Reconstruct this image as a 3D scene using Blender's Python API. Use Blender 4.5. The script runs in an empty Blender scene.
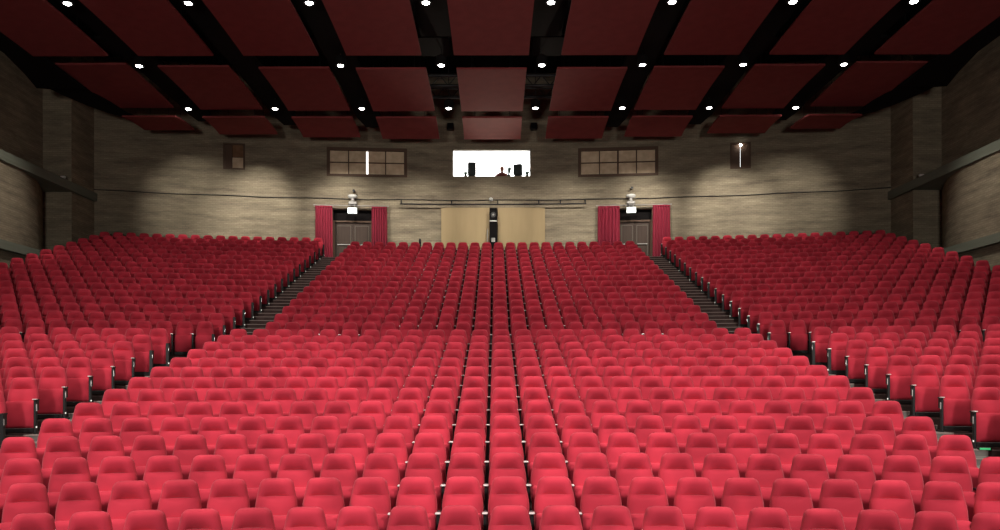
import bpy, math, random
from mathutils import Matrix, Vector
random.seed(7)
PI = math.pi
sc = bpy.context.scene
COL = sc.collection
ZC = 3.0                       # camera eye height above the lowest datum; heights below are given relative to the eye
CAMX = 0.12
PX0, HY, F = 495.5, 377.0, 800.0

# ------------------------------------------------------------------ materials
def mat(name, color, rough=0.8, metal=0.0, emit=None, strength=0.0, spec=0.3):
    m = bpy.data.materials.new(name); m.use_nodes = True
    b = m.node_tree.nodes['Principled BSDF']
    b.inputs['Base Color'].default_value = (*color, 1)
    b.inputs['Roughness'].default_value = rough
    b.inputs['Metallic'].default_value = metal
    b.inputs['Specular IOR Level'].default_value = spec
    if emit:
        b.inputs['Emission Color'].default_value = (*emit, 1)
        b.inputs['Emission Strength'].default_value = strength
    return m

def noisy(name, c1, c2, scale=8.0, rough=0.9, detail=3, stretch=(1, 1, 1), coord='Object', spec=0.2, sheen=0.0, bump=0.0, lo=0.35, hi=0.65):
    m = mat(name, c1, rough, spec=spec)
    nt = m.node_tree; N = nt.nodes; L = nt.links
    b = N['Principled BSDF']
    if coord == 'World':
        tc = N.new('ShaderNodeNewGeometry'); out = tc.outputs['Position']
    else:
        tc = N.new('ShaderNodeTexCoord'); out = tc.outputs[coord]
    mp = N.new('ShaderNodeMapping'); mp.inputs['Scale'].default_value = stretch
    nz = N.new('ShaderNodeTexNoise'); nz.inputs['Scale'].default_value = scale; nz.inputs['Detail'].default_value = detail
    cr = N.new('ShaderNodeValToRGB')
    cr.color_ramp.elements[0].position = lo; cr.color_ramp.elements[0].color = (*c1, 1)
    cr.color_ramp.elements[1].position = hi; cr.color_ramp.elements[1].color = (*c2, 1)
    L.new(out, mp.inputs['Vector']); L.new(mp.outputs[0], nz.inputs['Vector'])
    L.new(nz.outputs['Fac'], cr.inputs[0]); L.new(cr.outputs[0], b.inputs['Base Color'])
    if sheen:
        b.inputs['Sheen Weight'].default_value = sheen; b.inputs['Sheen Roughness'].default_value = 0.5
        b.inputs['Sheen Tint'].default_value = (1.0, 0.35, 0.4, 1)
    if bump:
        bp = N.new('ShaderNodeBump'); bp.inputs['Strength'].default_value = bump; bp.inputs['Distance'].default_value = 0.02
        L.new(nz.outputs['Fac'], bp.inputs['Height']); L.new(bp.outputs[0], b.inputs['Normal'])
    return m

def brick(name, c1, c2, mortar):
    m = mat(name, c1, 0.95, spec=0.1)
    nt = m.node_tree; N = nt.nodes; L = nt.links; b = N['Principled BSDF']
    uv = N.new('ShaderNodeTexCoord')
    br = N.new('ShaderNodeTexBrick')
    br.inputs['Color1'].default_value = (*c1, 1); br.inputs['Color2'].default_value = (*c2, 1); br.inputs['Mortar'].default_value = (*mortar, 1)
    br.inputs['Scale'].default_value = 1.0
    br.inputs['Brick Width'].default_value = 0.24; br.inputs['Row Height'].default_value = 0.085; br.inputs['Mortar Size'].default_value = 0.012
    mp = N.new('ShaderNodeMapping'); mp.inputs['Scale'].default_value = (0.35, 2.2, 1)
    nz = N.new('ShaderNodeTexNoise'); nz.inputs['Scale'].default_value = 1.3; nz.inputs['Detail'].default_value = 6; nz.inputs['Roughness'].default_value = 0.65
    cr = N.new('ShaderNodeValToRGB')
    cr.color_ramp.elements[0].position = 0.3; cr.color_ramp.elements[0].color = (0.52, 0.48, 0.46, 1)
    cr.color_ramp.elements[1].position = 0.7; cr.color_ramp.elements[1].color = (1.15, 1.12, 1.02, 1)
    mx = N.new('ShaderNodeMix'); mx.data_type = 'RGBA'; mx.blend_type = 'MULTIPLY'; mx.inputs[0].default_value = 1.0
    L.new(uv.outputs['UV'], br.inputs['Vector']); L.new(uv.outputs['UV'], mp.inputs['Vector']); L.new(mp.outputs[0], nz.inputs['Vector'])
    L.new(nz.outputs['Fac'], cr.inputs[0])
    L.new(br.outputs['Color'], mx.inputs[6]); L.new(cr.outputs[0], mx.inputs[7]); L.new(mx.outputs[2], b.inputs['Base Color'])
    bp = N.new('ShaderNodeBump'); bp.inputs['Strength'].default_value = 0.3; bp.inputs['Distance'].default_value = 0.01
    L.new(br.outputs['Fac'], bp.inputs['Height']); bp.invert = True; L.new(bp.outputs[0], b.inputs['Normal'])
    return m

M = {}
M['seat'] = noisy('red_upholstery', (0.46, 0.029, 0.051), (0.64, 0.042, 0.073), 1.9, 0.9, 2, coord='World', sheen=0.25, lo=0.40, hi=0.60)
M['black'] = mat('black_metal', (0.012, 0.011, 0.011), 0.5)
M['cap'] = mat('pale_metal', (0.75, 0.68, 0.66), 0.35, 0.3)
M['chrome'] = mat('chrome_plate', (0.85, 0.85, 0.84), 0.25, 0.6)
M['step_lamp'] = mat('step_lamp', (0.9, 0.9, 0.85), 0.4, emit=(1, 0.95, 0.85), strength=0.5)
M['floor'] = noisy('dark_carpet', (0.045, 0.026, 0.024), (0.065, 0.040, 0.036), 3, 0.95, coord='World')
M['aisle'] = noisy('brown_aisle_carpet', (0.070, 0.042, 0.038), (0.095, 0.060, 0.054), 4, 0.95, coord='World')
M['aisle_grey'] = noisy('grey_aisle_carpet', (0.17, 0.155, 0.14), (0.22, 0.20, 0.18), 4, 0.95, coord='World')
M['nosing'] = mat('step_nosing', (0.36, 0.28, 0.25), 0.5)
M['brick'] = brick('grey_brick', (0.255, 0.225, 0.168), (0.300, 0.265, 0.200), (0.225, 0.20, 0.155))
M['void'] = mat('black_ceiling', (0.010, 0.009, 0.009), 0.95, spec=0.05)
M['soffit'] = mat('black_soffit', (0.008, 0.007, 0.007), 0.9, spec=0.05)
M['panel'] = noisy('dark_red_panel_felt', (0.18, 0.032, 0.032), (0.205, 0.037, 0.037), 2.5, 0.95, coord='Object')
M['lens'] = mat('lamp_lens', (1, 1, 1), 0.4, emit=(1.0, 0.97, 0.92), strength=25)
M['wood'] = noisy('pale_plywood', (0.31, 0.235, 0.125), (0.35, 0.265, 0.142), 2.5, 0.6, stretch=(1, 1, 0.15))
M['brown'] = mat('dark_brown_frame', (0.085, 0.048, 0.028), 0.6)
M['shutter'] = noisy('pale_shutter_board', (0.50, 0.38, 0.25), (0.64, 0.51, 0.35), 3.0, 0.7)
M['brownboard'] = noisy('brown_shutter_board', (0.14, 0.075, 0.035), (0.20, 0.11, 0.06), 3.0, 0.7)
M['door'] = noisy('brown_door_leaf', (0.040, 0.026, 0.019), (0.052, 0.034, 0.025), 2.0, 0.6, stretch=(4, 1, 0.4))
M['jamb'] = mat('grey_door_frame', (0.09, 0.075, 0.06), 0.6)
M['curtain'] = noisy('crimson_curtain', (0.19, 0.012, 0.030), (0.24, 0.017, 0.038), 6, 0.8, stretch=(1, 1, 0.1), sheen=0.2)
M['ledge'] = noisy('grey_green_ledge', (0.135, 0.15, 0.115), (0.17, 0.185, 0.145), 2.0, 0.7, stretch=(1, 0.2, 3))
M['grey'] = mat('grey_metal', (0.30, 0.29, 0.27), 0.45, 0.3)
M['white'] = mat('white_plastic', (0.5, 0.5, 0.47), 0.45)
M['exit'] = mat('exit_sign_face', (0.9, 0.95, 0.93), 0.4, emit=(0.80, 1.0, 0.97), strength=1.3)
M['exit_mark'] = mat('exit_sign_mark', (0.05, 0.35, 0.2), 0.5, emit=(0.25, 0.75, 0.55), strength=0.5)
M['booth'] = mat('white_booth_paint', (0.92, 0.92, 0.90), 0.8)
M['room_glow'] = mat('glow_backing', (1, 1, 1), 0.8, emit=(1, 1, 0.98), strength=2.2)  # surface glows by itself, standing for a lit room behind the opening
M['green_dark'] = mat('dark_green_case', (0.028, 0.042, 0.040), 0.6)
M['leaf'] = mat('plant_leaf', (0.03, 0.07, 0.045), 0.6)
M['hair'] = mat('brown_hair', (0.12, 0.03, 0.02), 0.7)
M['shirt'] = mat('dark_red_shirt', (0.10, 0.02, 0.015), 0.8)
M['skin'] = mat('skin', (0.20, 0.075, 0.045), 0.6)
M['green_glow'] = mat('green_marker', (0.03, 0.25, 0.08), 0.4, emit=(0.10, 0.75, 0.28), strength=0.55)
M['glass'] = mat('meter_glass', (0.06, 0.06, 0.06), 0.2)

# ------------------------------------------------------------------ mesh helpers
class MB:
    def __init__(s): s.v = []; s.f = []; s.uv = None; s.sm = []
    def add(s, vs, fs, smooth=False, M4=None):
        b = len(s.v)
        for p in vs:
            if M4 is not None: p = M4 @ Vector(p)
            s.v.append((p[0], p[1], p[2]))
        for f in fs:
            s.f.append(tuple(i + b for i in f)); s.sm.append(smooth)
        return s
    def box(s, x0, x1, y0, y1, z0, z1, M4=None):
        vs = [(x0, y0, z0), (x1, y0, z0), (x1, y1, z0), (x0, y1, z0), (x0, y0, z1), (x1, y0, z1), (x1, y1, z1), (x0, y1, z1)]
        return s.add(vs, [(3, 2, 1, 0), (4, 5, 6, 7), (0, 1, 5, 4), (1, 2, 6, 5), (2, 3, 7, 6), (3, 0, 4, 7)], False, M4)
    def bbox(s, x0, x1, y0, y1, z0, z1, r=0.01, M4=None):
        """box with chamfered vertical and horizontal edges"""
        r = min(r, (x1-x0)/2.01, (y1-y0)/2.01, (z1-z0)/2.01)
        def ring(i, z):
            a = [(x0+r, y0), (x1-r, y0), (x1, y0+r), (x1, y1-r), (x1-r, y1), (x0+r, y1), (x0, y1-r), (x0, y0+r)]
            if i:
                cx, cy = (x0+x1)/2, (y0+y1)/2
                a = [(cx+(x-cx)*(1-2*r/(x1-x0)), cy+(y-cy)*(1-2*r/(y1-y0))) for x, y in a]
            return [(x, y, z) for x, y in a]
        vs = ring(1, z0) + ring(0, z0+r) + ring(0, z1-r) + ring(1, z1)
        fs = [tuple(range(7, -1, -1)), tuple(range(24, 32))]
        for k in range(3):
            for i in range(8):
                j = (i+1) % 8
                fs.append((k*8+i, k*8+j, k*8+8+j, k*8+8+i))
        return s.add(vs, fs, False, M4)
    def rings(s, rings, smooth=True, M4=None, cap=True):
        n = len(rings[0]); vs = [p for r in rings for p in r]; fs = []
        for k in range(len(rings)-1):
            for i in range(n):
                j = (i+1) % n
                fs.append((k*n+i, k*n+j, (k+1)*n+j, (k+1)*n+i))
        s.add(vs, fs, smooth, M4)
        if cap:   # caps keep their own vertices so that the rim shades crisply
            s.add(list(rings[0]), [tuple(range(n-1, -1, -1))], False, M4); s.add(list(rings[-1]), [tuple(range(n))], False, M4)
        return s
    def tube(s, pts, r, n=8, smooth=True):
        pts = [Vector(p) for p in pts]; rr = []
        for i, p in enumerate(pts):
            d = (pts[min(i+1, len(pts)-1)] - pts[max(i-1, 0)]).normalized()
            a = Vector((0, 0, 1)) if abs(d.z) < 0.9 else Vector((1, 0, 0))
            u = d.cross(a).normalized(); w = u.cross(d)
            rad = r[i] if isinstance(r, (list, tuple)) else r
            rr.append([p + u*rad*math.cos(2*PI*k/n) + w*rad*math.sin(2*PI*k/n) for k in range(n)])
        return s.rings(rr, smooth)
    def disc(s, c, r, h, n=16, r2=None):
        r2 = r if r2 is None else r2
        return s.rings([[(c[0]+r*math.cos(2*PI*k/n), c[1]+r*math.sin(2*PI*k/n), c[2]) for k in range(n)],
                        [(c[0]+r2*math.cos(2*PI*k/n), c[1]+r2*math.sin(2*PI*k/n), c[2]+h) for k in range(n)]], False)
    def build(s, name, material, parent=None, loc=None, uvs=None):
        me = bpy.data.meshes.new(name); me.from_pydata(s.v, [], s.f)
        me.polygons.foreach_set('use_smooth', s.sm); me.materials.append(material)
        if uvs is not None:
            l = me.uv_layers.new(name='UVMap')
            for lp in me.loops: l.data[lp.index].uv = uvs[lp.vertex_index]
        me.update()
        o = bpy.data.objects.new(name, me); COL.objects.link(o)
        if parent is not None: o.parent = parent
        if loc is not None: o.location = loc
        return o

def empty(name, loc, rz=0.0):
    o = bpy.data.objects.new(name, None); COL.objects.link(o); o.location = loc; o.rotation_euler = (0, 0, rz); o.empty_display_size = 0.2
    return o
def tag(o, label=None, cat=None, group=None, kind=None):
    if label: o['label'] = label
    if cat: o['category'] = cat
    if group: o['group'] = group
    if kind: o['kind'] = kind
    return o
KIDS = {}
def copy_tree(root):
    r = root.copy(); COL.objects.link(r)
    def rec(src, dst):
        for ch in list(src.children):
            c = ch.copy(); COL.objects.link(c); c.parent = dst
            rec(ch, c)
    rec(root, r)
    return r
ORD = ['zeroth', 'first', 'second', 'third', 'fourth', 'fifth', 'sixth', 'seventh', 'eighth', 'ninth', 'tenth', 'eleventh', 'twelfth',
       'thirteenth', 'fourteenth', 'fifteenth', 'sixteenth', 'seventeenth', 'eighteenth']

# ------------------------------------------------------------------ hall geometry (x lateral, y depth from the camera, z = ZC + height relative to the eye)
ROWS = []   # (block, k, depth of seat back, z floor)
HS = 0.97
for k in range(1, 15): ROWS.append(('lower', k, 8.75 + 0.905*(k-1), -1.408 + 0.2*(k-1) - HS))
for k in range(1, 18): ROWS.append(('upper', k, 23.6 + 0.9*(k-1), 1.584 + 0.308*(k-1) - HS))
def rad(d): return 25.0 + 1.6*(d-8.75)
def arc(d, x):
    R = rad(d); return d - (R - math.sqrt(max(R*R - x*x, 0.0)))
WALL_D, WALL_R = 39.3, 72.0
def wall_y(x): return WALL_D - (WALL_R - math.sqrt(WALL_R**2 - x*x))
XA, XB = 6.62, 7.90        # aisle edges
XO = 19.63
STEP_OFF = 0.62

# ---- floor terraces
def xs_list(a, b, st=0.8):
    n = max(1, int(math.ceil((b-a)/st))); return [a + (b-a)*i/n for i in range(n+1)]
fl = MB(); XS = xs_list(-XO, XO)
edges = [(arc_d - STEP_OFF, z) for (_, _, arc_d, z) in ROWS]
lines = [(4.5, edges[0][1])] + edges
def strip(mb, pa, pb):
    n = len(pa); b = len(mb.v); mb.v += [tuple(p) for p in pa] + [tuple(p) for p in pb]
    for i in range(n-1):
        mb.f.append((b+i, b+i+1, b+n+i+1, b+n+i)); mb.sm.append(False)
prev_z = edges[0][1]
strip(fl, [(x, 2.0, ZC+prev_z) for x in XS], [(x, arc(edges[0][0], x), ZC+prev_z) for x in XS])
for i, (d, z) in enumerate(edges):
    if z != prev_z:
        strip(fl, [(x, arc(d, x), ZC+prev_z) for x in XS], [(x, arc(d, x), ZC+z) for x in XS])
    if i+1 < len(edges):
        d2 = edges[i+1][0]
        strip(fl, [(x, arc(d, x), ZC+z) for x in XS], [(x, arc(d2, x), ZC+z) for x in XS])
    else:
        strip(fl, [(x, arc(d, x), ZC+z) for x in XS], [(x, wall_y(x)+0.05, ZC+z) for x in XS])
    prev_z = z
tag(fl.build('floor', M['floor']), kind='structure')

# ---- aisle steps: carpet runner with a half step in each tread, nosing on each edge
for side, sx in (('left', -1), ('right', 1)):
    for part, lo, hi, mname in (('lower', 0, 14, 'aisle_grey'), ('upper', 14, 31, 'aisle')):
        a = MB(); nz = MB()
        for i in range(lo, hi):
            d, z = edges[i]
            xa, xb = (XA+0.03, XB-0.03)
            X = [sx*x for x in xs_list(xa, xb, 0.7)]
            if i+1 < len(edges): d2, z2 = edges[i+1]
            else: d2, z2 = None, z
            e2 = (lambda x: arc(d2, x)) if d2 else (lambda x: wall_y(x))
            zz = ZC+z+0.012
            zp = ZC + (edges[i-1][1] if i else z)
            strip(a, [(x, arc(d, x)-0.012, zp) for x in X], [(x, arc(d, x)-0.012, zz) for x in X])
            strip(a, [(x, arc(d, x)-0.012, zz) for x in X], [(x, e2(x)-0.012, zz) for x in X])
            strip(nz, [(x, arc(d, x)-0.02, zz-0.012) for x in X], [(x, arc(d, x)-0.02, zz+0.006) for x in X])
            strip(nz, [(x, arc(d, x)-0.02, zz+0.006) for x in X], [(x, arc(d, x)+0.03, zz+0.006) for x in X])
            if d2 and i != 13:
                zh = ZC + (z+z2)/2 + 0.012
                h = lambda x: e2(x) - 0.45
                strip(a, [(x, h(x), zz) for x in X], [(x, h(x), zh) for x in X])
                strip(a, [(x, h(x), zh) for x in X], [(x, e2(x)-0.012, zh) for x in X])
                strip(nz, [(x, h(x)-0.008, zh-0.012) for x in X], [(x, h(x)-0.008, zh+0.006) for x in X])
                strip(nz, [(x, h(x)-0.008, zh+0.006) for x in X], [(x, h(x)+0.03, zh+0.006) for x in X])
        o = a.build('floor_aisle', M[mname]); tag(o, kind='structure')
        nz.build('step_nosing', M['nosing'], o)

# ------------------------------------------------------------------ seat
def sring(hw, yc, ht, z, n, p=2.5, ytop=0.0):
    out = []
    for i in range(n):
        a = 2*PI*(i+0.5)/n; c, s_ = math.cos(a), math.sin(a)
        x = hw*math.copysign(abs(c)**(2/p), c); y = ht*math.copysign(abs(s_)**(2/p), s_)
        out.append((x, yc+y, z))
    return out
def lerp_table(T, z):
    if z <= T[0][0]: return T[0][1]
    for (a, va), (b_, vb) in zip(T[:-1], T[1:]):
        if z <= b_: return va + (vb-va)*(z-a)/(b_-a)
    return T[-1][1]
T_HW = [(.34, .215), (.37, .238), (.42, .245), (.66, .245), (.72, .239), (.78, .228), (.84, .214), (.90, .202), (.94, .191), (.965, .173), (.982, .148), (.992, .112)]
T_FR = [(.34, -.262), (.37, -.285), (.44, -.276), (.60, -.247), (.70, -.228), (.76, -.214), (.785, -.204), (.84, -.206), (.90, -.203), (.945, -.194), (.97, -.178), (.984, -.158), (.992, -.128)]
T_BK = [(.34, -.205), (.38, -.175), (.60, -.105), (.78, -.062), (.90, -.045), (.95, -.048), (.975, -.066), (.992, -.100)]
CREASE = .788
def hf_ring(z, nf, head):
    """one level of the seat back: front from left to right, then the rear face back again"""
    hw, yf, yk = lerp_table(T_HW, z), lerp_table(T_FR, z), lerp_table(T_BK, z)
    out = []
    for i in range(nf):
        u = -1 + 2*i/(nf-1); u = math.copysign(abs(u)**.8, u)
        y = yf + .012*u*u + (yk-yf)*.55*abs(u)**7
        if head:      # the pad tips inward towards the crease in its middle part
            v = max(0.0, (.945-z)/(.945-CREASE))
            y += .074*v**1.9*math.exp(-(abs(u)/.58)**4)
        else:         # the back rounds away just under the crease
            v = max(0.0, 1-(CREASE-z)/.10)
            y += .024*v*v*math.exp(-(abs(u)/.56)**4)
        out.append((hw*u, y, z))
    out += [(hw*.92, yk-.012, z), (hw*.5, yk, z), (-hw*.5, yk, z), (-hw*.92, yk-.012, z)]
    return out
def seat_shapes(n, lod):
    """pads of one tip-up seat facing -y: rings of back, headrest, folded seat pan"""
    if lod == 0:
        zb = [.34, .352, .37, .42, .50, .58, .66, .72, .75, .772, .784, CREASE-.001]
        zh = [CREASE, .80, .82, .845, .87, .90, .92, .94, .955, .968, .978, .986, .992]
        nf = 17
        pan = [(.10, .205, -.300, .020), (.115, .228, -.302, .042), (.16, .236, -.305, .058), (.30, .238, -.305, .064), (.44, .238, -.300, .066), (.53, .236, -.293, .062),
               (.565, .229, -.288, .050), (.58, .208, -.285, .025)]
    else:
        zb = [.34, .38, .60, .72, CREASE-.001]; zh = [CREASE, .86, .93, .968, .992]; nf = 9
        pan = [(.10, .215, -.300, .03), (.14, .236, -.304, .056), (.44, .238, -.300, .066), (.56, .230, -.289, .050), (.58, .208, -.285, .025)]
    return ([hf_ring(z, nf, False) for z in zb], [hf_ring(z, nf, True) for z in zh], [sring(hw, yc, ht, z, n) for z, hw, yc, ht in pan])
P2 = 0.275
def frame_mb(mb, x):
    """slim black standard between two seats, with its armrest"""
    mb.bbox(x-.021, x+.021, -.46, -.385, 0.0, .585, .006)
    mb.bbox(x-.018, x+.018, -.46, -.06, 0.0, .045, .006)
    mb.bbox(x-.014, x+.014, -.386, -.27, .42, .585, .006)
def arm_mb(mb, x): mb.bbox(x-.019, x+.019, -.485, -.24, .586, .612, .008)
def cap_mb(mb, x): mb.bbox(x-.033, x+.033, -.500, -.405, .602, .620, .006)
def rail_mb(mb):
    mb.bbox(-.236, .236, -.40, -.33, .035, .115, .01)
    mb.bbox(-.236, .236, -.235, -.195, .26, .36, .01)

sb, sh, sp = seat_shapes(22, 0)
proto = empty('theatre_seat', (0, 0, 0))
MB().rings(sb).build('backrest', M['seat'], proto)
MB().rings(sh).build('headrest', M['seat'], proto)
MB().rings(sp).build('seat_pan', M['seat'], proto)
b = MB(); rail_mb(b); b.build('base_rail', M['black'], proto)
b = MB(); frame_mb(b, -P2); fr = b.build('side_frame', M['black'], proto)
b = MB(); arm_mb(b, -P2); ar = b.build('armrest', M['black'], proto)
b = MB(); cap_mb(b, -P2); cp = b.build('armrest_tip', M['cap'], ar)
END_ME = {}
for sgn in (-1, 1):
    b = MB(); frame_mb(b, sgn*P2); f_ = b; 
    bb = MB(); arm_mb(bb, sgn*P2); bc = MB(); cap_mb(bc, sgn*P2)
    bd = MB(); bd.bbox(sgn*P2+sgn*.024-.006, sgn*P2+sgn*.024+.006, -.462, -.425, .41, .53, .003)
    be = MB(); be.bbox(sgn*P2+sgn*.024-.008, sgn*P2+sgn*.024+.008, -.470, -.440, .12, .15, .004)
    END_ME[sgn] = (f_, bb, bc, bd, be)
_end_cache = {}
def add_end(root, sgn, plate, lamp, own):
    """the extra standard at a row end; own: the seat already carries a standard on this side"""
    key = sgn
    if key not in _end_cache:
        meshes = []
        for mb_, nm, mm in zip(END_ME[sgn], ('side_frame', 'armrest', 'armrest_tip', 'row_plate', 'step_lamp'), ('black', 'black', 'cap', 'chrome', 'step_lamp')):
            me = bpy.data.meshes.new(nm); me.from_pydata(mb_.v, [], mb_.f); me.materials.append(M[mm]); meshes.append(me)
        _end_cache[key] = meshes
    me = _end_cache[key]
    def ob(nm, m_, p):
        o = bpy.data.objects.new(nm, m_); COL.objects.link(o); o.parent = p; return o
    if own:
        f2 = [c for c in root.children if c.name.startswith('side_frame')][0]
    else:
        f2 = ob('side_frame', me[0], root)
        a2 = ob('armrest', me[1], root); ob('armrest_tip', me[2], a2)
    if plate: o = ob('row_plate', me[3], f2); o['label'] = 'chrome row letter plate on the black end frame'
    if lamp: o = ob('step_lamp', me[4], f2); o['label'] = 'small white step light low on the end frame'

cam_roll = math.radians(-0.13)
def project(x, y, z):
    dx, dz = x-CAMX, z-ZC
    return PX0 + F*dx/y, HY - F*dz/y

SEATS = []
for blk, k, d, z in ROWS:
    R = rad(d)
    def put(s, part, idx, side, last=False, first=False):
        th = s/R; x = R*math.sin(th); y = d - R*(1-math.cos(th))
        SEATS.append(dict(blk=blk, k=k, part=part, idx=idx, side=side, x=x, y=y, z=ZC+z, rz=-th, last=last, first=first))
    if not (blk == 'upper' and k == 17):
        for j in range(12):
            for sx in (-1, 1):
                put(sx*(0.275+0.55*j), 'centre', j+1, sx, last=(j == 11))
    s0 = R*math.asin(XB/R)
    for j in range(18):
        for sx in (-1, 1):
            put(sx*(s0+0.275+0.55*j), 'side', j+1, sx, last=(j == 17), first=(j == 0))
def in_frame(s, m=0):
    u, v = project(s['x'], s['y']-0.15, s['z']+0.88)
    return -m < u < 1000+m and -50 < v < 530+m
vis = [s for s in SEATS if in_frame(s, 2)]
vis.sort(key=lambda s: s['y'])
IND = vis[:300]; ind_ids = {id(s) for s in IND}
# rest within a margin of the frame: one far mass of seats
REST = [s for s in SEATS if id(s) not in ind_ids and in_frame(s, 110) and s['y'] > 8.0]

# labels: rows are counted upward inside each block among the rows that show
rowno = {}
for part in ('centre', -1, 1):
    ks = sorted({s['k'] for s in IND if (s['part'] == 'centre' if part == 'centre' else (s['part'] == 'side' and s['side'] == part))})
    for i, k in enumerate(ks): rowno[(part, k)] = i+1
def seat_label(s):
    side = 'left' if s['side'] < 0 else 'right'
    if s['part'] == 'centre':
        r = ORD[rowno[('centre', s['k'])]]
        return f"red tip-up seat, centre block, {r} row up, {ORD[s['idx']]} {side} of central gap"
    r = ORD[rowno[(s['side'], s['k'])]]
    if s['first']:
        return f"red tip-up seat with black end frame on {side} aisle, {side} block, {r} row up"
    return f"red tip-up seat, {side} side block, {r} row up, {ORD[s['idx']]} from the aisle"
def ends(s):
    """(sign in seat frame, carries already a standard there)"""
    if s['part'] == 'centre':
        if s['last'] and s['side'] > 0: return 1, False, False, False
        return None
    if s['first'] and s['side'] < 0: return 1, False, True, True
    if s['first'] and s['side'] > 0: return -1, True, True, s['k'] % 3 == 1
    if s['last'] and s['side'] > 0: return 1, False, False, False
    return None
for i, s in enumerate(IND):
    o = copy_tree(proto)
    o.location = (s['x'], s['y'], s['z']); o.rotation_euler = (0, 0, s['rz'])
    tag(o, seat_label(s), 'seat', 'red seats in the nearer rows')
    e = ends(s)
    if e: add_end(o, e[0], e[2], e[3], e[1])
for ch in list(proto.children_recursive): bpy.data.objects.remove(ch)
bpy.data.objects.remove(proto)

# the far seats: one mesh with four materials
b2, h2, p2 = seat_shapes(12, 1)
unit = []
mb = MB(); mb.rings(b2); mb.rings(h2); mb.rings(p2); unit.append((mb, 0))
mb = MB(); mb.box(-.236, .236, -.40, -.33, .035, .115); mb.box(-P2-.019, -P2+.019, -.46, -.385, 0, .585); mb.box(-P2-.014, -P2+.014, -.385, -.25, .42, .585)
mb.box(-P2-.019, -P2+.019, -.485, -.12, .586, .612); unit.append((mb, 1))
mb = MB(); mb.box(-P2-.033, -P2+.033, -.500, -.405, .602, .620); unit.append((mb, 2))
V = []; Fc = []; MI = []; SM = []
def put_unit(mb, mi, m4):
    b = len(V)
    V.extend([tuple(m4 @ Vector(p)) for p in mb.v])
    for f, sm in zip(mb.f, mb.sm): Fc.append(tuple(i+b for i in f)); MI.append(mi); SM.append(sm)
endu = {}
for sgn in (-1, 1):
    e1 = MB(); e1.box(sgn*P2-.032, sgn*P2+.032, -.47, -.365, 0, .585); e1.box(sgn*P2-.018, sgn*P2+.018, -.376, -.25, .42, .585); e1.box(sgn*P2-.026, sgn*P2+.026, -.485, -.24, .586, .612)
    e2 = MB(); e2.box(sgn*P2+sgn*.03-.006, sgn*P2+sgn*.03+.006, -.462, -.42, .42, .52)
    e3 = MB(); e3.box(sgn*P2+sgn*.03-.012, sgn*P2+sgn*.03+.012, -.47, -.44, .11, .145)
    endu[sgn] = (e1, e2, e3)
for s in REST:
    m4 = Matrix.Translation((s['x'], s['y'], s['z'])) @ Matrix.Rotation(s['rz'], 4, 'Z')
    for mb, mi in unit: put_unit(mb, mi, m4)
    e = ends(s)
    if e:
        put_unit(endu[e[0]][0], 1, m4)
        if e[2]: put_unit(endu[e[0]][1], 3, m4)
        if e[2] and (s['side'] < 0 or s['k'] % 2): put_unit(endu[e[0]][2], 4, m4)
me = bpy.data.meshes.new('theatre_seats_far'); me.from_pydata(V, [], Fc)
for nm in ('seat', 'black', 'cap', 'chrome', 'step_lamp'): me.materials.append(M[nm])
me.polygons.foreach_set('material_index', MI); me.polygons.foreach_set('use_smooth', SM); me.update()
far = bpy.data.objects.new('far_seating', me); COL.objects.link(far)
tag(far, 'rows of red tip-up seats filling the upper and outer hall up to the brick wall', 'seats', 'red seats in the farther rows', 'stuff')

# ------------------------------------------------------------------ back wall with openings
OPEN = {
    'booth': (-1.98, 1.88, 9.86, 11.17),
    'win_l': (-8.02, -4.22, 9.82, 11.15),
    'win_r': (4.22, 8.02, 9.82, 11.15),
    'small_l': (-12.85, -11.85, 9.95, 11.20),
    'small_r': (11.40, 12.35, 9.95, 11.20),
    'door_l': (-7.80, -5.86, 5.3, 8.18),
    'door_r': (6.10, 7.76, 5.3, 8.18),
}
def grid_wall(name, openings, reveal, x0, x1, z0, z1, yf, material):
    xs = set(xs_list(x0, x1, 1.0)); zs = {z0, z1}
    for a, b_, c, d_ in openings: xs |= {a, b_}; zs |= {c, d_}
    xs = sorted(xs); zs = sorted(z for z in zs if z0 <= z <= z1)
    mb = MB(); uv = []
    def inside(x, z): return any(a < x < b_ and c < z < d_ for a, b_, c, d_ in openings)
    def quad(ps, us):
        n = len(mb.v); mb.v += ps; uv.extend(us); mb.f.append((n, n+1, n+2, n+3)); mb.sm.append(False)
    for i in range(len(xs)-1):
        for j in range(len(zs)-1):
            xa, xb, za, zb = xs[i], xs[i+1], zs[j], zs[j+1]
            if inside((xa+xb)/2, (za+zb)/2): continue
            quad([(xa, yf(xa), ZC+za), (xb, yf(xb), ZC+za), (xb, yf(xb), ZC+zb), (xa, yf(xa), ZC+zb)], [(xa, za), (xb, za), (xb, zb), (xa, zb)])
    for a, b_, c, d_ in openings:
        ya, yb = yf(a), yf(b_)
        for (p, q) in (((a, ya, c), (a, ya, d_)), ((b_, yb, d_), (b_, yb, c)), ((a, ya, d_), (b_, yb, d_)), ((b_, yb, c), (a, ya, c))):
            quad([(p[0], p[1], ZC+p[2]), (q[0], q[1], ZC+q[2]), (q[0], q[1]+reveal, ZC+q[2]), (p[0], p[1]+reveal, ZC+p[2])],
                 [(p[0], p[2]), (q[0]+0.01, q[2]), (q[0]+reveal, q[2]), (p[0]+reveal, p[2])])
    return mb.build(name, material, uvs=uv)
tag(grid_wall('wall_back', list(OPEN.values()), 0.30, -18.38, 18.38, 4.0, 15.2, wall_y, M['brick']), kind='structure')

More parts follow.
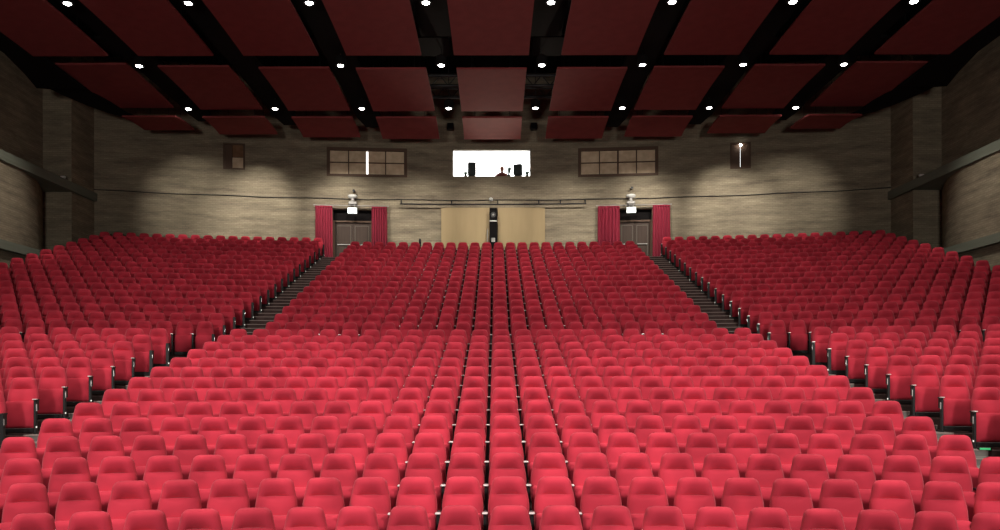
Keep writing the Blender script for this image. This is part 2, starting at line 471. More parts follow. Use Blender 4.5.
# side walls: a pier beside the back wall, then a wider bay towards the stage
for side, sx in (('left', -1), ('right', 1)):
    yb = wall_y(18.38); yp = 34.95
    mb = MB(); uv = []
    def run(path, za, zb, smooth=False):
        acc = 0.0; n0 = len(mb.v)
        for i, (x, y) in enumerate(path):
            if i: acc += math.hypot(x-path[i-1][0], y-path[i-1][1])
            mb.v.extend([(sx*x, y, ZC+za), (sx*x, y, ZC+zb)]); uv.extend([(acc, za), (acc, zb)])
        for i in range(len(path)-1):
            q = (n0+2*i, n0+2*i+2, n0+2*i+3, n0+2*i+1)
            mb.f.append(q if sx < 0 else q[::-1]); mb.sm.append(smooth)
    run([(18.38, yb+0.05), (18.38, yp)], -3, 15.2); run([(18.38, yp), (XO, yp)], -3, 15.2)
    run([(XO, yp), (XO, 16.0), (XO, -2.0)], 8.3, 15.2)
    # the bay below the upper ledge curves outward before it meets the pier
    curve = [(XO, yp), (19.44, 34.5), (19.20, 34.0), (18.93, 33.4), (18.70, 32.8), (18.54, 32.1), (18.384, 31.3), (18.35, 30.3), (18.33, 29.0), (18.33, 16.0), (18.33, -2.0)]
    run(curve, 5.0, 8.3, True)
    run([(18.50, yp), (18.50, 16.0), (18.50, -2.0)], -3, 5.0)
    tag(mb.build('wall_' + side, M['brick'], uvs=uv), kind='structure')
    # ledges along the side
    for (z0, z1, inner) in ((8.12, 8.50, 18.23), (4.82, 5.16, 18.23)):
        mb = MB(); xa, xb = sorted((sx*inner, sx*(XO-0.002)))
        mb.box(xa, xb, 2.0, yp-0.002, ZC+z0, ZC+z1)
        xa, xb = sorted((sx*inner, sx*18.598))
        mb.box(xa, xb, yp-0.002, wall_y(18.38)-0.02, ZC+z0, ZC+z1)
        o = mb.build('trim_1', M['ledge']); tag(o, kind='structure')
    # small fitting lying on the upper ledge
    t = empty('floodlight', (sx*18.40, 34.3, ZC+8.5))
    m_ = MB(); m_.bbox(-.10, .10, -.06, .06, 0.0, .05, .01); m_.tube([(0, 0, .05), (0, 0, .10)], .02, 8); m_.build('bracket', M['grey'], t)
    m_ = MB(); m_.bbox(-.17, .17, -.10, .10, .10, .26, .03); hs = m_.build('lamp_head', M['white'], t)
    m_ = MB(); m_.bbox(-.14, .14, -.112, -.098, .12, .24, .005); m_.build('lamp_glass', M['cap'], hs)
    t.scale = (.6, .6, .6)
    tag(t, f"small pale floodlight resting on the long {side} wall ledge", 'lamp')

# ceiling slab, front closure behind the camera
mb = MB(); mb.box(-XO, XO, -2, 40.5, ZC+14.9, ZC+15.1); tag(mb.build('ceiling', M['void']), kind='structure')
mb = MB(); mb.box(-XO, XO, -2.2, -2.0, ZC-3, ZC+15.1); tag(mb.build('wall_front', M['void']), kind='structure')
# stage floor under the camera
mb = MB(); mb.box(-XO, XO, -2.0, 2.0, ZC-3.0, ZC-1.6); tag(mb.build('floor_stage', M['floor']), kind='structure')

# ------------------------------------------------------------------ ceiling panels
PW, PP = 2.62, 3.68
PROWS = [('front', 22.6, 28.0, 11.30, 11.26), ('middle', 29.9, 34.2, 11.50, 11.36), ('rear', 34.95, 37.1, 11.32, 11.02)]
COLN = {0: 'in the central column', 1: 'first {s} of the central column', 2: 'second {s} of the central column', 3: 'third {s} of the central column', 4: 'outermost on the {s}'}
for rn, d0, d1, z0, z1 in PROWS:
    for c in range(-4, 5):
        xc = c*PP - (0.08 if c == -1 else -0.08 if c == 1 else 0)
        sag = (xc*xc)/(2*72.0) * (1.0 if rn == 'rear' else 0.35 if rn == 'middle' else 0.0)
        ya, yb = d0 - sag, d1 - sag
        if rn == 'rear': z0 = 11.32 - .026*c*c
        if rn == 'rear' and abs(c) == 4: xc *= .976
        t = empty('ceiling_panel', (xc, (ya+yb)/2, ZC+(z0+z1)/2))
        hw = PW/2 if not (rn == 'rear' and abs(c) == 4) else PW/2-.2; hl = (yb-ya)/2; dz = (z0-z1)/2
        # board bent a little along its length
        rg = []
        nst = 7
        for i in range(nst):
            u = -1 + 2*i/(nst-1); y = u*hl; z = -dz*u + 0.05*(1-u*u)
            rg.append([(-hw, y, z), (hw, y, z), (hw, y, z+.07), (-hw, y, z+.07)])
        m_ = MB(); m_.rings(rg, False); m_.build('panel_board', M['panel'], t)
        for xx in (-hw*.6, hw*.6):
            m_ = MB(); m_.tube([(xx, -hl*.6, .12), (xx, -hl*.6, 15.0-11.3+0.1-dz)], .012, 6); m_.tube([(xx, hl*.6, .10), (xx, hl*.6, 15.0-11.3-0.1)], .012, 6)
            m_.build('hanger', M['black'], t)
        m_ = MB(); m_.box(-hw*.9, hw*.9, -.03, .03, .115, .165); m_.build('batten', M['black'], t)
        side = 'left' if c < 0 else 'right'
        tag(t, f"dark red hanging ceiling panel, {rn} row, " + COLN[abs(c)].format(s=side), 'ceiling panel', 'red ceiling panels')

# black service soffits between the panel columns and along the sides
n_trim = 0
def soffit(pts_rows, name='ceiling_soffit'):
    m_ = MB()
    m_.rings([[(xa, y, ZC+z), (xb, y, ZC+z), (xb, y, ZC+z+.08), (xa, y, ZC+z+.08)] for (y, xa, xb, z) in pts_rows], False)
    tag(m_.build(name, M['soffit']), kind='structure')
for sx in (-1, 1):
    for c in (1, 2, 3):
        xc = sx*(c+.5)*PP
        sag = xc*xc/144
        w = .58
        soffit([(20, xc-w, xc+w, 11.75), (34.3, xc-w, xc+w, 11.75), (36.0-sag, xc-w*.9, xc+w*.9, 11.60), (36.9-sag, xc-w*.6-sx*.1, xc+w*.6-sx*.1, 11.45)])
    xc = sx*.5*PP
    soffit([(20, xc-.58, xc+.58, 11.75), (27.6, xc-.58, xc+.58, 11.75)])
    # outer edge strips (curved outline)
    def pr(xa, xb): return tuple(sorted((sx*xa, sx*xb)))
    soffit([(y, *pr(15.9, xo), z) for y, xo, z in ((20, 17.0, 11.5), (25.5, 17.0, 11.42), (28.0, 17.05, 11.36), (29.8, 17.4, 11.33), (31.2, 17.75, 11.3), (31.3, 17.3, 11.3))])
    soffit([(y, *pr(xi, xo), z) for y, xi, xo, z in ((31.8, 16.1, 17.6, 11.5), (32.4, 15.9, 17.3, 11.42), (33.2, 15.7, 16.8, 11.3), (34.0, 15.6, 16.3, 11.25), (34.6, 15.4, 15.8, 11.25))])
soffit([(28.15, -15.9, -1.5, 11.95), (29.8, -15.9, -1.5, 11.95)]); soffit([(28.15, 1.5, 15.9, 11.95), (29.8, 1.5, 15.9, 11.95)])
soffit([(28.15, -1.5, 1.5, 12.3), (29.8, -1.5, 1.5, 12.3)])

# trusses above the central gaps
for y, z, lab in ((33.0, 12.02, 'black pipe truss across the ceiling gap, nearer of the two'), (36.0, 12.60, 'black pipe truss across the ceiling gap, just before the brick wall')):
    t = empty('ceiling_truss', (0, y, ZC+z))
    for zz, nm in ((0, 'lower_chord'), (.42, 'upper_chord')):
        m_ = MB(); m_.tube([(-3.2, 0, zz), (3.2, 0, zz)], .07, 8); m_.build(nm, M['black'], t)
    m_ = MB()
    for i in range(9):
        xa = -3.2+i*.7; m_.tube([(xa, 0, 0), (xa+.35, 0, .42), (xa+.7, 0, 0)], .025, 6)
    m_.build('lacing', M['black'], t)
    for xx in (-3.0, 3.0):
        m_ = MB(); m_.tube([(xx, 0, .42), (xx, 0, 14.9-z)], .02, 6); m_.build('hanger', M['black'], t)
    tag(t, lab, 'truss')

# ------------------------------------------------------------------ downlights
LROWS = [('front', 24.15, 0), ('middle', 29.0, 1), ('rear', 33.65, 2)]
SPOTS = []
for rn, d, ri in LROWS:
    for c in (-3.5, -2.5, -1.5, -.5, .5, 1.5, 2.5, 3.5):
        if rn == 'middle' and c == -2.5: continue
        xc = c*3.65 - (.13 if c == -.5 and ri == 0 else 0)
        z = 11.3
        t = empty('downlight', (xc, d, ZC+z))
        m_ = MB(); m_.rings([[(r*math.cos(2*PI*k/18), r*math.sin(2*PI*k/18), zz) for k in range(18)] for r, zz in ((.175, .0), (.19, .0), (.20, .06), (.19, .30), (.10, .36))], False)
        m_.build('housing', M['soffit'], t)
        m_ = MB(); m_.rings([[(r*math.cos(2*PI*k/18), r*math.sin(2*PI*k/18), zz) for k in range(18)] for r, zz in ((.03, -.035), (.07, -.03), (.10, -.018), (.115, .002))], True)
        m_.build('lens', M['lens'], t)
        m_ = MB(); m_.tube([(0, 0, .34), (0, 0, 15.0-z-.1)], .018, 6); m_.build('stem', M['black'], t)
        side = 'left' if c < 0 else 'right'
        n_ = int(abs(c)+.5)
        tag(t, f"glowing round ceiling downlight, {rn} row, {ORD[n_]} {side} of the middle panels", 'downlight', 'ceiling downlights')
        SPOTS.append((xc, d, z, ri))
def spot(name, loc, energy, size, blend, target=None, radius=.15, color=(1, .93, .84)):
    l = bpy.data.lights.new(name, 'SPOT'); l.energy = energy; l.spot_size = math.radians(size); l.spot_blend = blend; l.shadow_soft_size = radius; l.color = color
    o = bpy.data.objects.new(name, l); COL.objects.link(o); o.location = loc
    if target is not None:
        o.rotation_euler = (Vector(target)-Vector(loc)).to_track_quat('-Z', 'Y').to_euler()
    return o
E = [112, 108, 66]
for xc, d, z, ri in SPOTS:
    spot('downlight_beam', (xc, d, ZC+z-.08), E[ri] * (1.7 if abs(xc) < 7 else 1.0 if abs(xc) < 11 else .7), 132 if ri < 2 or abs(xc) < 11 else 84, .35)
    if ri == 2:   # the rear row is turned towards the brick wall
        k, az = math.radians(57.5), math.radians(25)
        for sg in ((-1, 1) if abs(xc) < 11 else (-1,) if xc > 0 else (1,)):
            loc = Vector((xc + sg*.05, d, ZC+z-.08))
            spot('wall_wash_beam', loc, 1500 * (.85 if abs(xc) < 5 else 1.0 if abs(xc) < 8 else 1.7 if abs(xc) < 11 else 0.45), 47, .95, loc + Vector((math.sin(k)*math.sin(az)*sg, math.sin(k)*math.cos(az), -math.cos(k))))
    if ri == 1 and abs(xc) > 11:   # beam added at the outermost middle lamps to make the pool on the back wall
        sg = 1 if xc > 0 else -1
        spot('wall_wash_beam', (xc, d, ZC+z-.08), 3100, 36, 1.0, (sg*14.0, 38.0, ZC+7.9))
# the same ceiling grid goes on above the frame, over the nearer rows
for d, e in ((19.3, 140), (14.5, 250), (9.7, 740)):
    for c in (-3.5, -2.5, -1.5, -.5, .5, 1.5, 2.5, 3.5):
        spot('downlight_beam', (c*3.65, d, ZC+11.2), e*(1.0 if abs(c) < 3 else .6), 105, .5)
# lighting bridge over the front of the hall
for c in (-10.5, -6.3, -2.1, 2.1, 6.3, 10.5):
    spot('stage_beam', (c, 4.0, ZC+10.8), 740, 48, .35, (c, 13.7, ZC-1.2), .2, (1, .95, .92))
for sx in (-1, 1):
    spot('wall_wash_beam', (sx*12.8, 28.0, ZC+11.2), 950, 50, 1.0, (sx*18.55, 29.8, ZC+6.0))  # side beams added to brighten the curved bay walls
# added fill spots behind the camera: frontal light for walls, panels and near rows
for c in (-6, 6):
    spot('hall_fill', (c, -1.0, ZC+3.0), 5900, 76, .6, (c*2.0, 30, ZC+15), 1.2, (1, .93, .86))
    spot('hall_fill', (c, -1.0, ZC+4.0), 3900, 66, .9, (c*.5, 12, ZC-3.5), .5, (1, .95, .92))

# ------------------------------------------------------------------ windows and doors of the back wall
def local(x, z): return Vector((x, wall_y(x), ZC+z))
def wall_frame(x):
    th = math.asin(x/WALL_R); return -th
# projection booth window: an opening into a bright white room
x0, x1, z0, z1 = OPEN['booth']
w = empty('window_1', (0, wall_y(0), ZC)); tag(w, kind='structure')
m_ = MB()
ya, yb = .30, 2.9
bx0, bx1, bz0, bz1 = x0-.8, x1+.8, z0-.9, z1+.5
m_.add([(bx0, ya, bz0), (bx1, ya, bz0), (bx1, yb, bz0), (bx0, yb, bz0), (bx0, ya, bz1), (bx1, ya, bz1), (bx1, yb, bz1), (bx0, yb, bz1)],
       [(0, 1, 2, 3), (7, 6, 5, 4), (0, 3, 7, 4), (2, 1, 5, 6)])
m_.build('booth_room', M['booth'], w)
m_ = MB(); m_.add([(bx0, yb, bz0), (bx1, yb, bz0), (bx1, yb, bz1), (bx0, yb, bz1)], [(3, 2, 1, 0)]); m_.build('glow_backing', M['room_glow'], w)
m_ = MB()
m_.box(x0, x0+.05, .05, .12, z0, z1); m_.box(x1-.05, x1, .05, .12, z0, z1); m_.box(x0, x1, .05, .12, z1-.04, z1); m_.build('window_frame', M['grey'], w)
m_ = MB(); m_.box(x0, x1, .0, 1.0, z0-.06, z0+.01); m_.build('window_sill', M['grey'], w)
bl = bpy.data.lights.new('booth_lamp', 'AREA'); bl.energy = 260; bl.shape = 'RECTANGLE'; bl.size = 3.6; bl.size_y = 1.6
bo = bpy.data.objects.new('booth_lamp', bl); COL.objects.link(bo); bo.location = (0, WALL_D+1.7, ZC+z1+.42)
spot('panel_fill_spot', (0, WALL_D+.75, ZC+z0+.30), 1300, 62, .9, (0, 35.0, ZC+11.1), .1, (1, .85, .68))  # unseen spot added to brighten the central ceiling panels from below
# things on the booth sill
sill = ZC+z0+.01
def booth_speaker(x, wd, h, lab, tilt):
    t = empty('monitor_speaker', (x, WALL_D+.12, sill), tilt)
    m_ = MB(); m_.bbox(-wd/2, wd/2, -.16, .16, .05, h, .04); m_.build('cabinet', M['green_dark'], t)
    m_ = MB(); m_.bbox(-wd*.42, wd*.42, -.18, -.155, .09, h-.05, .01); m_.build('grille', M['green_dark'], t)
    m_ = MB(); m_.bbox(-wd*.3, wd*.3, -.12, .12, 0, .05, .01); m_.build('foot', M['black'], t)
    tag(t, lab, 'speaker')
booth_speaker(-1.02, .40, .70, 'dark boxy monitor speaker at the left end of the bright booth window', .1)
booth_speaker(1.25, .44, .60, 'dark boxy monitor speaker at the right end of the bright booth window', -.3)
def sprig(x, lab, n, h, lean):
    t = empty('potted_plant', (x, WALL_D+.15, sill))
    m_ = MB(); m_.disc((0, 0, 0), .06, .09, 12, .08); m_.build('pot', M['green_dark'], t)
    m_ = MB(); rnd = random.Random(int(x*100))
    for i in range(n):
        a = 2*PI*i/n; r = .03+.05*rnd.random(); hh = h*(.6+.4*rnd.random())
        dx = r*math.cos(a)*2+lean*hh; dy = r*math.sin(a)*2
        m_.tube([(0, 0, .08), (dx*.5, dy*.5, .08+hh*.5), (dx, dy, .08+hh)], [.03, .045, .006], 5)
    m_.build('leaves', M['leaf'], t); tag(t, lab, 'plant')
sprig(.80, 'tall spiky dark plant left of the right booth speaker', 4, .62, .10)
sprig(-1.33, 'small spiky plant left of the left booth speaker', 5, .26, -.1)
sprig(1.70, 'small pale plant in the right corner of the booth window', 4, .30, .0)
# person in the booth, head and shoulders above the sill
t = empty('person', (.47, WALL_D+.65, ZC+z0-.36))
m_ = MB()
body = []
for z, hw, ht, yc in ((0, .17, .12, 0), (.20, .18, .13, 0), (.40, .20, .13, 0), (.50, .21, .12, 0), (.56, .19, .10, 0), (.61, .10, .07, 0), (.65, .055, .055, 0), (.69, .052, .055, -.005),
                   (.72, .065, .075, -.015), (.76, .074, .088, -.02), (.80, .076, .092, -.02), (.84, .072, .088, -.015), (.875, .055, .068, -.01), (.89, .025, .03, -.01)):
    body.append(sring(hw, yc, ht, z, 16, 2.1))
m_.rings(body)
m_.tube([(-.20, 0, .52), (-.26, -.02, .36), (-.27, -.12, .20), (-.20, -.28, .14)], [.055, .05, .042, .03], 8)
m_.tube([(.20, 0, .52), (.26, -.02, .36), (.27, -.12, .20), (.20, -.28, .14)], [.055, .05, .042, .03], 8)
m_.tube([(0, -.105, .79), (0, -.128, .765), (0, -.11, .755)], [.008, .014, .01], 6)
pb = m_.build('body', M['skin'], t)
m_ = MB(); m_.rings([sring(hw, yc, ht, z, 16, 2.1) for z, hw, ht, yc in ((0, .18, .13, 0), (.20, .19, .14, 0), (.40, .21, .14, 0), (.50, .222, .13, 0), (.565, .20, .112, 0), (.62, .105, .078, 0))])
m_.build('shirt', M['shirt'], t)
m_ = MB(); m_.rings([sring(hw, yc, ht, z, 16, 2.1) for z, hw, ht, yc in ((.70, .06, .05, .04), (.76, .083, .075, .02), (.82, .086, .09, .005), (.87, .066, .08, -.005), (.905, .03, .04, -.005))])
m_.build('hair', M['hair'], t)
t.scale = (1.3, 1.3, 1.12)
tag(t, 'person with brown hair in dark red shirt sitting behind the booth window', 'person')

# shuttered windows
def shutter_window(key, num, lit):
    x0, x1, z0, z1 = OPEN[key]; xc = (x0+x1)/2
    w = empty(f'window_{num}', (xc, wall_y(xc), ZC), wall_frame(xc)); tag(w, kind='structure')
    a, b_ = x0-xc, x1-xc
    fr = MB(); t_ = .11
    fr.box(a-.04, a+t_, -.05, .14, z0-.04, z1+.04); fr.box(b_-t_, b_+.04, -.05, .14, z0-.04, z1+.04)
    fr.box(a+t_, b_-t_, -.05, .14, z0-.04, z0+t_*.7); fr.box(a+t_, b_-t_, -.05, .14, z1-t_, z1+.04)
    fr.build('window_frame', M['brown'], w)
    ia, ib, ja, jb = a+t_, b_-t_, z0+t_*.7, z1-t_
    bars = MB(); gap = .03
    cw = (ib-ia)/4
    for i in (1, 3): bars.box(ia+cw*i-.025, ia+cw*i+.025, .0, .07, ja, jb)
    if not lit: bars.box(ia+cw*2-.04, ia+cw*2+.04, -.01, .07, ja, jb)
    zm = (ja+jb)/2
    if lit: bars.box(ia, ia+cw*2-gap-.02, .0, .07, zm-.025, zm+.025); bars.box(ia+cw*2+gap+.02, ib, .0, .07, zm-.025, zm+.025)
    else: bars.box(ia, ib, .0, .07, zm-.025, zm+.025)
    bars.build('window_bars', M['brown'], w)
    for i in range(4):
        pa, pb_ = ia+cw*i, ia+cw*(i+1)
        if lit and i == 1: pb_ -= gap+.02
        if lit and i == 2: pa += gap+.02
        p = MB(); p.box(pa, pb_, .05, .10, ja, jb); p.build('shutter', M['shutter'], w)
    if lit:
        p = MB(); p.box(ia+cw*2-gap-.15, ia+cw*2+gap+.15, .22, .24, ja-.05, jb+.1); p.build('lit_gap', M['room_glow'], w)
shutter_window('win_l', 2, True); shutter_window('win_r', 3, False)
for key, num, sx in (('small_l', 4, -1), ('small_r', 5, 1)):
    x0, x1, z0, z1 = OPEN[key]; xc = (x0+x1)/2
    w = empty(f'window_{num}', (xc, wall_y(xc), ZC), wall_frame(xc)); tag(w, kind='structure')
    a, b_ = x0-xc, x1-xc
    fr = MB(); fr.box(a, a+.08, -.02, .12, z0, z1); fr.box(b_-.08, b_, -.02, .12, z0, z1); fr.box(a+.08, b_-.08, -.02, .12, z0, z0+.07); fr.box(a+.08, b_-.08, -.02, .12, z1-.08, z1)
    fr.build('window_frame', M['brown'], w)
    if sx < 0:
        p = MB(); p.box(a+.08, a+.40, .04, .09, z0+.07, z1-.08); p.build('shutter', M['brown'], w)
        p = MB(); p.box(a+.42, b_-.08, .03, .08, z0+.6, z1-.08); p.build('shutter', M['brownboard'], w)
        p = MB(); p.box(a+.42, b_-.08, .04, .09, z0+.07, z0+.58); p.build('shutter', M['shutter'], w)
    else:
        p = MB(); p.box(a+.08, -.010, .04, .09, z0+.07, z1-.08); p.build('shutter', M['brown'], w)
        p = MB(); p.box(.010, b_-.08, .04, .09, z0+.07, z1-.08); p.build('shutter', M['brown'], w)
        p = MB(); p.box(-.15, .15, .2, .22, z0+.03, z1-.03); p.build('lit_gap', M['room_glow'], w)
        p = MB(); p.tube([(0, -.03, z1-.17), (0, -.10, z1-.13)], [.03, .065], 10); p.build('lamp_head', M['lens'], w)

# doors, curtains, rods, signs, lamps
FZ = ROWS[-1][3] + ZC
def door(key, num):
    x0, x1, z0, z1 = OPEN[key]; xc = (x0+x1)/2
    w = empty(f'door_{num}', (xc, wall_y(xc), FZ), wall_frame(xc)); tag(w, kind='structure')
    a, b_ = x0-xc, x1-xc; H = ZC+z1-FZ
    p = MB(); p.box(a-.02, b_+.02, .24, .30, H-.52, H+.02); p.build('door_transom', M['soffit'], w)
    p = MB(); p.box(a, a+.10, .16, .28, 0, H-.52); p.box(b_-.10, b_, .16, .28, 0, H-.52); p.box(a+.1, b_-.1, .16, .28, H-.60, H-.52); p.build('door_frame', M['brown'], w)
    for i, (pa, pb_) in enumerate(((a+.10, 0.0), (0.0, b_-.10))):
        p = MB(); p.box(pa+.005, pb_-.005, .24, .29, .01, H-.605); lf = p.build('door_leaf', M['door'], w)
        p = MB(); s0 = pa+.09; s1 = pb_-.09
        for (u0, u1, v0, v1) in ((s0, s0+.03, .2, H-.75), (s1-.03, s1, .2, H-.75), (s0, s1, .2, .23), (s0, s1, H-.78, H-.75)): p.box(u0, u1, .228, .242, v0, v1)
        p.build('door_moulding', M['jamb'], lf)
        p = MB(); p.tube([(pa+.12, .20, .95), (pb_-.12, .20, .95)], .03, 8); p.tube([(pa+.14, .20, .95), (pa+.14, .25, .95)], .02, 6); p.tube([(pb_-.14, .20, .95), (pb_-.14, .25, .95)], .02, 6)
        p.build('push_bar', M['grey'], lf)
door('door_l', 1); door('door_r', 2)

def curtain(xa, xb, lab, seed):
    rnd = random.Random(seed); xc = (xa+xb)/2
    t = empty('curtain', (xc, wall_y(xc)-.20, FZ), wall_frame(xc))
    ht = ZC+8.28-FZ; hw = (xb-xa)/2
    n = 90; ph = rnd.random()*6; m_ = MB(); rowsz = 14
    front = []
    for j in range(rowsz+1):
        v = j/rowsz; z = .03+v*(ht-.03); line = []
        for i in range(n+1):
            u = i/n; x = -hw+2*hw*u
            sp_ = 1+.05*(1-v)
            y = .055*math.sin(2*PI*6.5*u+ph+.5*math.sin(3*v)) + .022*math.sin(2*PI*13.3*u+1.7*ph+v*1.2)
            line.append((x*sp_, y*(1.0-.35*v), z))
        front.append(line)
    vs = [p for l in front for p in l]; nb = len(vs); vs += [(x, y+.012, z) for l in front for (x, y, z) in l]
    fs = []; w_ = n+1
    for j in range(rowsz):
        for i in range(n):
            q = (j*w_+i, j*w_+i+1, (j+1)*w_+i+1, (j+1)*w_+i)
            fs.append(q); fs.append(tuple(nb+k for k in reversed(q)))
    for i in range(n):
        fs.append((i+1, i, nb+i, nb+i+1)); k = rowsz*w_; fs.append((k+i, k+i+1, nb+k+i+1, nb+k+i))
    m_.add(vs, fs, True); m_.build('drape', M['curtain'], t)
    m_ = MB(); m_.box(-hw, hw, -.03, .05, ht-.06, ht+.01); m_.build('heading_tape', M['curtain'], t)
    tag(t, lab, 'curtain', 'crimson door curtains')
curtain(-8.56, -7.74, 'crimson curtain on the left side of the left exit door', 1)
curtain(-5.88, -5.14, 'crimson curtain on the right side of the left exit door', 2)
curtain(5.12, 6.16, 'wide crimson curtain on the left side of the right exit door', 3)
curtain(7.74, 8.56, 'crimson curtain on the right side of the right exit door', 4)
for xa, xb, sd in ((-8.62, -5.08, 'left'), (5.06, 8.62, 'right')):
    xc = (xa+xb)/2; hw = (xb-xa)/2
    t = empty('curtain_rod', (xc, wall_y(xc)-.20, ZC+8.32), wall_frame(xc))
    m_ = MB(); m_.tube([(-hw, 0, 0), (hw, 0, 0)], .022, 8); m_.build('rod', M['grey'], t)
    for e in (-hw, hw):
        m_ = MB(); m_.tube([(e-.03, 0, 0), (e+.03, 0, 0)], [.035, .035], 8); m_.build('finial', M['grey'], t)
        s_ = e*.94
        m_ = MB(); m_.tube([(s_, 0, 0), (s_, .17, .03)], .015, 6); m_.build('bracket', M['grey'], t)
    tag(t, f'thin grey curtain rod above the {sd} exit door', 'curtain rod')
for xs_, sd in ((-6.78, 'left'), (6.70, 'right')):
    y = wall_y(xs_)-.22
    t = empty('exit_sign', (xs_, y-.10, ZC+7.90), wall_frame(xs_))
    m_ = MB(); m_.bbox(-.23, .23, -.05, .05, 0, .30, .015); m_.build('sign_case', M['white'], t)
    m_ = MB(); m_.box(-.215, .215, -.056, -.049, .02, .28); f_ = m_.build('sign_face', M['exit'], t)
    if sd == 'left':
        m_ = MB(); m_.add([(.08, -.058, .06), (.15, -.058, .10), (.08, -.058, .14)], [(0, 1, 2)]); m_.box(-.16, -.02, -.059, -.056, .08, .11); m_.build('sign_mark', M['exit_mark'], f_)
    for xx in (-.1, .1):
        m_ = MB(); m_.tube([(xx, 0, .30), (xx, 0, .46)], .014, 6); m_.build('hanger', M['grey'], t)
    tag(t, f'small lit white exit sign above the {sd} door', 'exit sign')
    t = empty('emergency_lamp', (xs_, y, ZC+8.36), wall_frame(xs_))
    m_ = MB(); m_.bbox(-.20, .20, -.09, .19, 0, .15, .03); m_.tube([(0, 0, .15), (0, 0, .30)], .09, 10); m_.build('bracket', M['grey'], t)
    m_ = MB(); m_.rings([[(r*math.cos(2*PI*k/14), -.02+r*.7*math.sin(2*PI*k/14), z) for k in range(14)] for r, z in ((.08, .28), (.20, .34), (.24, .42), (.18, .47), (.06, .49))]); m_.build('lamp_dome', M['white'], t)
    tag(t, f'white domed emergency lamp on the wall above the {sd} exit sign', 'lamp')
    # dark dot above
    t = MB(); t.tube([(0, -.03, 0), (0, .2, 0)], .06, 10)
    o = t.build('wall_button', M['black'], None, (xs_+.05, y, ZC+9.15 if sd == 'right' else ZC+9.05)); tag(o, f'tiny black round fitting on the brick above the {sd} emergency lamp', 'wall fitting')

# plywood boards and the black rack between them
for xa, xb, sd in ((-2.52, -.16, 'left'), (.24, 2.56, 'right')):
    t = empty('plywood_board', ((xa+xb)/2, WALL_D-.10, FZ))
    hw = (xb-xa)/2; h = ZC+8.30-FZ
    m_ = MB(); m_.bbox(-hw, hw, -.02, .02, .0, h, .004); m_.build('board', M['wood'], t)
    m_ = MB()
    for u in (-.5, 0, .5): m_.box(u*hw*1.3-.03, u*hw*1.3+.03, .02, .06, .1, h-.05)
    m_.build('back_batten', M['wood'], t)
    tag(t, f'pale plywood board leaning on brick wall, {sd} of the black rack', 'board')
t = empty('equipment_rack', (.03, WALL_D-.42, FZ))
h = ZC+8.18-FZ
m_ = MB(); m_.bbox(-.18, .18, -.18, .18, 0, h, .015); m_.build('rack_case', M['soffit'], t)
for z0_, z1_ in ((h-.55, h-.10),):
    m_ = MB(); m_.tube([(0, -.185, (z0_+z1_)/2), (0, -.165, (z0_+z1_)/2)], .13, 14); m_.build('speaker_cone', M['glass'], t)
    m_ = MB(); m_.tube([(0, -.195, (z0_+z1_)/2), (0, -.18, (z0_+z1_)/2)], .045, 12); m_.build('dust_cap', M['grey'], t)
m_ = MB(); m_.box(-.18, .18, -.2, -.175, h-.66, h-.60); o = m_.build('shelf_edge', M['white'], t); o['label'] = 'white shelf edge'
m_ = MB(); m_.box(-.09, .09, -.195, -.175, h-1.65, h-1.45); o = m_.build('meter_panel', M['grey'], t); o['label'] = 'grey meter panel'
tag(t, 'tall narrow black equipment rack between the two plywood boards', 'rack')
o = MB().tube([(0, 0, 0), (0, 0, 1.62), (.03, 0, 1.68)], .025, 8).build('pole', M['grey'], None, (-.26, WALL_D-.35, FZ)); tag(o, 'thin grey pole standing just left of the black rack', 'pole')
# white knob lamp above the rack
t = empty('wall_lamp', (-.08, WALL_D-.02, ZC+8.68))
m_ = MB(); m_.tube([(0, 0, 0), (0, -.12, 0)], .03, 8); m_.build('stem', M['grey'], t)
m_ = MB(); m_.rings([[(r*math.cos(2*PI*k/12), y, r*math.sin(2*PI*k/12)) for k in range(12)] for r, y in ((.05, -.10), (.09, -.14), (.10, -.19), (.06, -.24), (.01, -.25))]); m_.build('lamp_head', M['white'], t)
tag(t, 'small round white lamp on the wall above the black rack', 'lamp')
# microphone pole on the rear centre row
t = empty('microphone_stand', (-3.45, WALL_D-1.15, FZ))
m_ = MB(); m_.disc((0, 0, 0), .14, .03, 14); m_.build('base', M['black'], t)
m_ = MB(); m_.tube([(0, 0, .02), (0, 0, .85)], .022, 8); m_.build('pole', M['black'], t)
m_ = MB(); m_.tube([(0, 0, .82), (-.02, 0, 1.0), (-.02, 0, 1.06)], [.05, .06, .035], 10); m_.build('head', M['black'], t)
tag(t, 'small black stand poking up behind the rear seats, left of plywood', 'stand')
# black pipe rail with brackets, on the wall above the boards
t = empty('pipe_rail', (0, WALL_D-.28, ZC+8.42))
def rail_pt(x, z=0): return (x, wall_y(x)-WALL_D, z)
m_ = MB(); m_.tube([rail_pt(x) for x in (-4.5, -3.4, -2.2, -1.1, 0, 1.1, 2.2, 3.4, 4.55)], .035, 8); m_.build('rail', M['black'], t)
for x in (-4.45, -2.0, .25, 2.25, 3.3, 4.5):
    p = rail_pt(x); m_ = MB(); m_.tube([(p[0], p[1], p[2]), (p[0], p[1]+.02, .17), (p[0], p[1]+.27, .2)], .03, 6); m_.build('bracket', M['black'], t)
tag(t, 'long black pipe rail on the brick wall above the plywood boards', 'rail')
# cable running the width of the wall
m_ = MB(); pts = []
for i in range(75):
    x = -18.5+37*i/74; pts.append((x, wall_y(x)-.03, ZC+8.68+.015*math.sin(i*.7)))
m_.tube(pts, .022, 6); o = m_.build('wall_cable', M['black']); tag(o, 'thin dark cable running level across the whole brick back wall', 'cable')
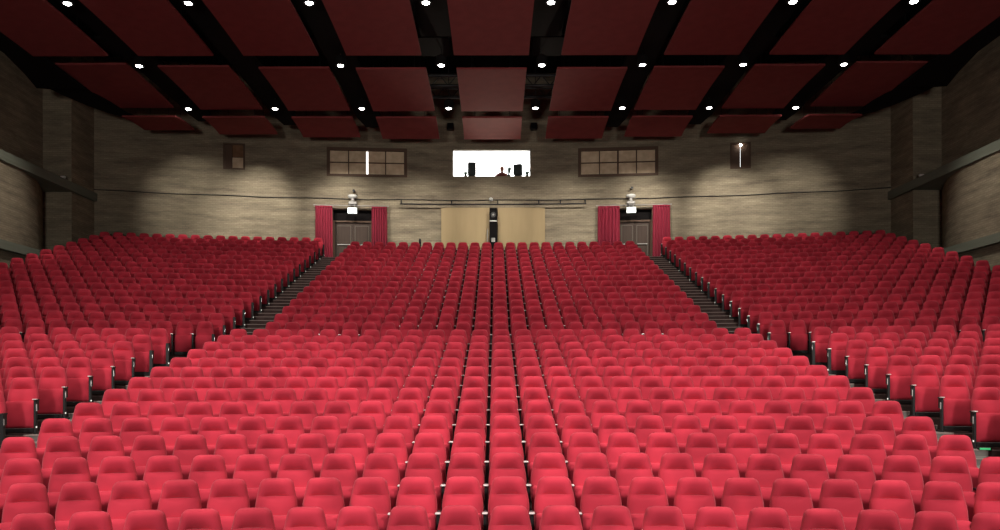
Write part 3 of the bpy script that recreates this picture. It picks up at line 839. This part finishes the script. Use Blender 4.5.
# grey metal conduit piece above boards
# small black boxes high on the wall beside the rear central panel
for x, sd in ((-2.06, 'left'), (2.02, 'right')):
    t = empty('wall_speaker', (x, WALL_D-.02, ZC+12.35-.12))
    m_ = MB(); m_.bbox(-.16, .16, -.34, -.06, -.16, .16, .02); m_.build('cabinet', M['black'], t)
    m_ = MB(); m_.bbox(-.13, .13, -.355, -.335, -.13, .13, .005); m_.build('grille', M['soffit'], t)
    m_ = MB(); m_.tube([(0, -.08, 0), (0, 0.02, 0)], .03, 8); m_.build('bracket', M['black'], t)
    tag(t, f'small square black speaker high on the brick, {sd} of the rear central panel', 'speaker')

# green aisle marker at the lower right aisle
s_ = [s for s in IND if s['part'] == 'side' and s['side'] > 0 and s['first']]
s_.sort(key=lambda s: s['y'])
a_ = s_[0]
t = empty('aisle_marker', (a_['x']-.34, a_['y']-.56, a_['z']), a_['rz'])
m_ = MB(); m_.bbox(-.10, .10, -.03, .03, 0, .055, .01); m_.build('marker_case', M['black'], t)
m_ = MB(); m_.box(-.075, .075, -.036, -.028, .015, .045); o = m_.build('marker_light', M['green_glow'], t); o['label'] = 'glowing green strip'
tag(t, 'small green glowing aisle marker at the foot of the nearest right block seat', 'aisle light')

# ------------------------------------------------------------------ world, camera, view
wd = bpy.data.worlds.new('hall_air'); sc.world = wd; wd.use_nodes = True
wd.node_tree.nodes['Background'].inputs[0].default_value = (0.6, 0.5, 0.45, 1); wd.node_tree.nodes['Background'].inputs[1].default_value = 0.0
cam = bpy.data.cameras.new('camera'); co = bpy.data.objects.new('camera', cam); COL.objects.link(co)
cam.sensor_width = 36; cam.lens = 28.8
cam.shift_x = (500-PX0)/1000; cam.shift_y = (HY-265)/1000
cam.clip_end = 200
co.matrix_world = Matrix.Translation((CAMX, 0, ZC)) @ Matrix.Rotation(PI/2, 4, 'X') @ Matrix.Rotation(cam_roll, 4, 'Z')
sc.camera = co
sc.view_settings.view_transform = 'Standard'; sc.view_settings.look = 'None'; sc.view_settings.gamma = 1.0
sc.view_settings.use_curve_mapping = False
sc.view_settings.exposure = 0.0
